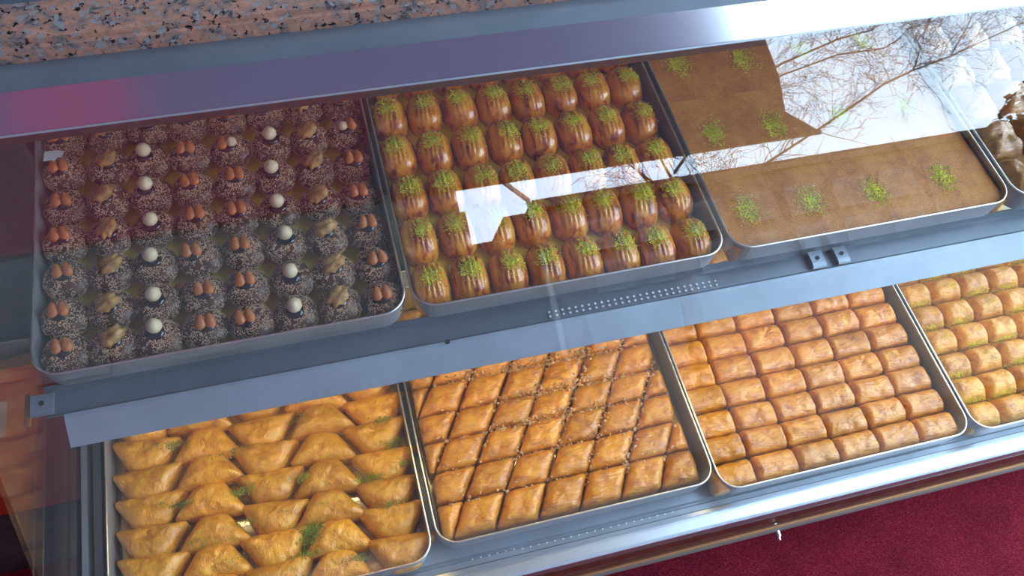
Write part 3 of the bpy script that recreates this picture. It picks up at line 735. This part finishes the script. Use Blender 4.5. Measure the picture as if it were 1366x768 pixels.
bm = bmesh.new(); tube(bm, [(-4, -4.49, -.006), (4.05, -4.49, -.006)], .018, 8); obj('edge_pole', bm, 'greystrip', can)
bm = bmesh.new(); tube(bm, [(-2.6, -4.5, -.02), (-2.6, -4.5, FLOOR-1.712)], .03, 8); obj('pole', bm, 'greystrip', can)
ld = tag(empty('low_building', (0, -8, FLOOR-.012)), 'low mauve shop building across the street, reflected in the glass', 'building')
H = .632
obj('wall', boxm(2.70, 15, -3, 0, 0, 2.6+H), 'facade', ld); obj('lean_to', boxm(2.36, 2.699, -2, 0, 0, 2.49+H), 'facade2', ld); obj('annex', boxm(1.97, 2.359, -2, .0, 0, 2.24+H), 'facade2', ld)
obj('cornice', boxm(2.70, 15, .001, .08, 2.50+H, 2.60+H), 'facade2', ld)
for row, (z0, z1) in enumerate(((1.93, 2.28), (1.45, 1.8))):
    for k in range(12):
        x = 3.2+k*.62; fr = obj('window_frame', boxm(x, x+.44, .001, .04, z0+H, z1+H), 'frame', ld)
        for q in range(2): obj('pane', boxm(x+.04+q*.19, x+.21+q*.19, .0401, .046, z0+.05+H, z1-.05+H), 'pane', fr)
obj('shopfront', boxm(3.0, 14, .001, .05, .2, 1.9), 'pane', ld)
tb_ = tag(empty('tall_building', (0, -8, FLOOR-.012)), 'tall grey building across the street left of the low one, reflected', 'building')
obj('wall', boxm(-12, 1.9, -3, 0, 0, 5.5), 'facade2', tb_); obj('wall_pier', boxm(1.901, 1.96, -2, .0, 0, 2.62+H), 'facade2', tb_)
for k in range(8):
    fr = obj('shutter', boxm(-9+k*1.3, -8.3+k*1.3, .001, .05, 2.2, 3.4), 'shutter', tb_)
bm = bmesh.new(); tube(bm, [(2.30, -7.95, 3.02), (2.66, -7.95, 2.62), (2.68, -7.95, 2.0)], .03, 8); tube(bm, [(2.68, -7.95, 2.0), (2.68, -7.95, FLOOR-.012)], .035, 8)
tag(obj('street_pole', bm, 'greystrip', smooth=True), 'bent grey street pole in front of the low building, reflected', 'pole')
tr_ = tag(empty('bare_tree', (3.35, -6.1, FLOOR-.012)), 'bare leafless tree across the street, its branches reflected in the glass', 'tree')
rnd = random.Random(12); tb3 = bmesh.new(); tw = bmesh.new(); O = Vector((3.35, -6.1, FLOOR-.012))
def branch(pts, r0, r1, depth=0):
    P = [Vector(p)-O for p in pts]; n = len(P); tube(tb3 if depth == 0 else tw, P, [.5*(r0+(r1-r0)*i/(n-1)) for i in range(n)], 6 if depth == 0 else 4)
    if depth >= 3: return
    for i in range(n-1):
        seg = P[i+1]-P[i]
        for q in range(max(1, int(seg.length/(.08 if depth == 0 else .10)))):
            t = rnd.random(); b0 = P[i]+seg*t; d = seg.normalized(); ln = rnd.uniform(.25, .75)*(.62**depth)
            ax = Vector((rnd.gauss(0, 1), rnd.gauss(0, .8), rnd.gauss(0, 1))).normalized(); d = (d*.9+ax*.8+Vector((0, 0, .12))).normalized()
            pts2 = [b0+O]
            for k in range(4):
                d = (d+Vector((rnd.gauss(0, .22), rnd.gauss(0, .2), rnd.gauss(0, .22)))).normalized(); pts2.append(pts2[-1]+d*ln/4)
            rr0 = (r0+(r1-r0)*i/(n-1))*.42; branch(pts2, max(.0032, rr0*.75), .0022, depth+1)
def yv(l, amp=.25): return [(x, -6.0+amp*sin(x*2.1+z), z) for x, z in l]
tube(tb3, [Vector((0, 0, 0)), Vector((.02, 0, .9)), Vector((.06, .05, 1.7)), Vector((.12, .1, 2.3)), Vector((.2, .1, 2.62))], [.12, .10, .085, .07, .055], 10)
branch(yv([(3.5, 1.95), (3.9, 1.94), (4.38, 2.0), (4.58, 2.07), (5.11, 2.26), (5.66, 2.49), (6.22, 2.69), (6.88, 2.88), (7.6, 3.02)]), .035, .010)
branch(yv([(3.55, 2.05), (3.9, 2.35), (4.4, 2.72), (4.8, 2.89), (5.34, 2.99), (5.88, 3.13), (6.02, 3.24), (6.2, 3.5)]), .030, .008)
branch(yv([(4.3, 2.6), (4.79, 2.79), (5.29, 2.84), (5.88, 2.9), (6.18, 3.04), (6.51, 3.23), (6.9, 3.5)]), .018, .007)
branch(yv([(6.22, 2.69), (6.54, 2.99), (6.55, 3.08), (6.74, 3.23), (6.9, 3.5)]), .016, .007); branch(yv([(6.88, 2.88), (7.14, 3.17), (7.3, 3.5)]), .014, .006)
branch(yv([(3.5, 1.9), (3.45, 2.2), (3.75, 2.4), (3.9, 2.8)]), .03, .008); branch(yv([(3.4, 1.8), (2.95, 2.25), (2.5, 2.6), (2.2, 2.9)]), .022, .007)
branch(yv([(3.35, 1.6), (3.0, 2.4), (2.9, 2.7), (3.0, 3.1)]), .022, .007)
obj('trunk_and_limbs', tb3, 'bark', tr_, smooth=True); obj('twigs', tw, 'bark', tr_, kind='stuff', smooth=True)

lt = tag(empty('leafy_tree', (9.25, -7.2, FLOOR-.012)), 'dense leafy tree at the right across the street, reflected in the glass', 'tree')
bm = bmesh.new(); tube(bm, [(0, 0, 0), (.03, 0, 1.2), (0, .05, 2.3)], [.12, .1, .06], 8); obj('trunk', bm, 'bark', lt, smooth=True)
lf = bmesh.new(); rnd = random.Random(21)
for i in range(4200):
    d = Vector((rnd.gauss(0, 1), rnd.gauss(0, 1), rnd.gauss(0, 1))).normalized()*rnd.random()**.45
    p = Vector((d.x*1.35, d.y*.65, 2.65+d.z*.95)); q = Matrix.Rotation(rnd.uniform(0, 6.3), 3, 'Z') @ Matrix.Rotation(rnd.uniform(0, 3), 3, 'X')
    v = [lf.verts.new(p+q @ Vector(e)) for e in ((-.09, 0, 0), (0, .035, .012), (.09, 0, 0), (0, -.035, .012))]; lf.faces.new((v[0], v[1], v[2])); lf.faces.new((v[0], v[2], v[3]))
obj('leaves', lf, 'leaf', lt, kind='stuff')
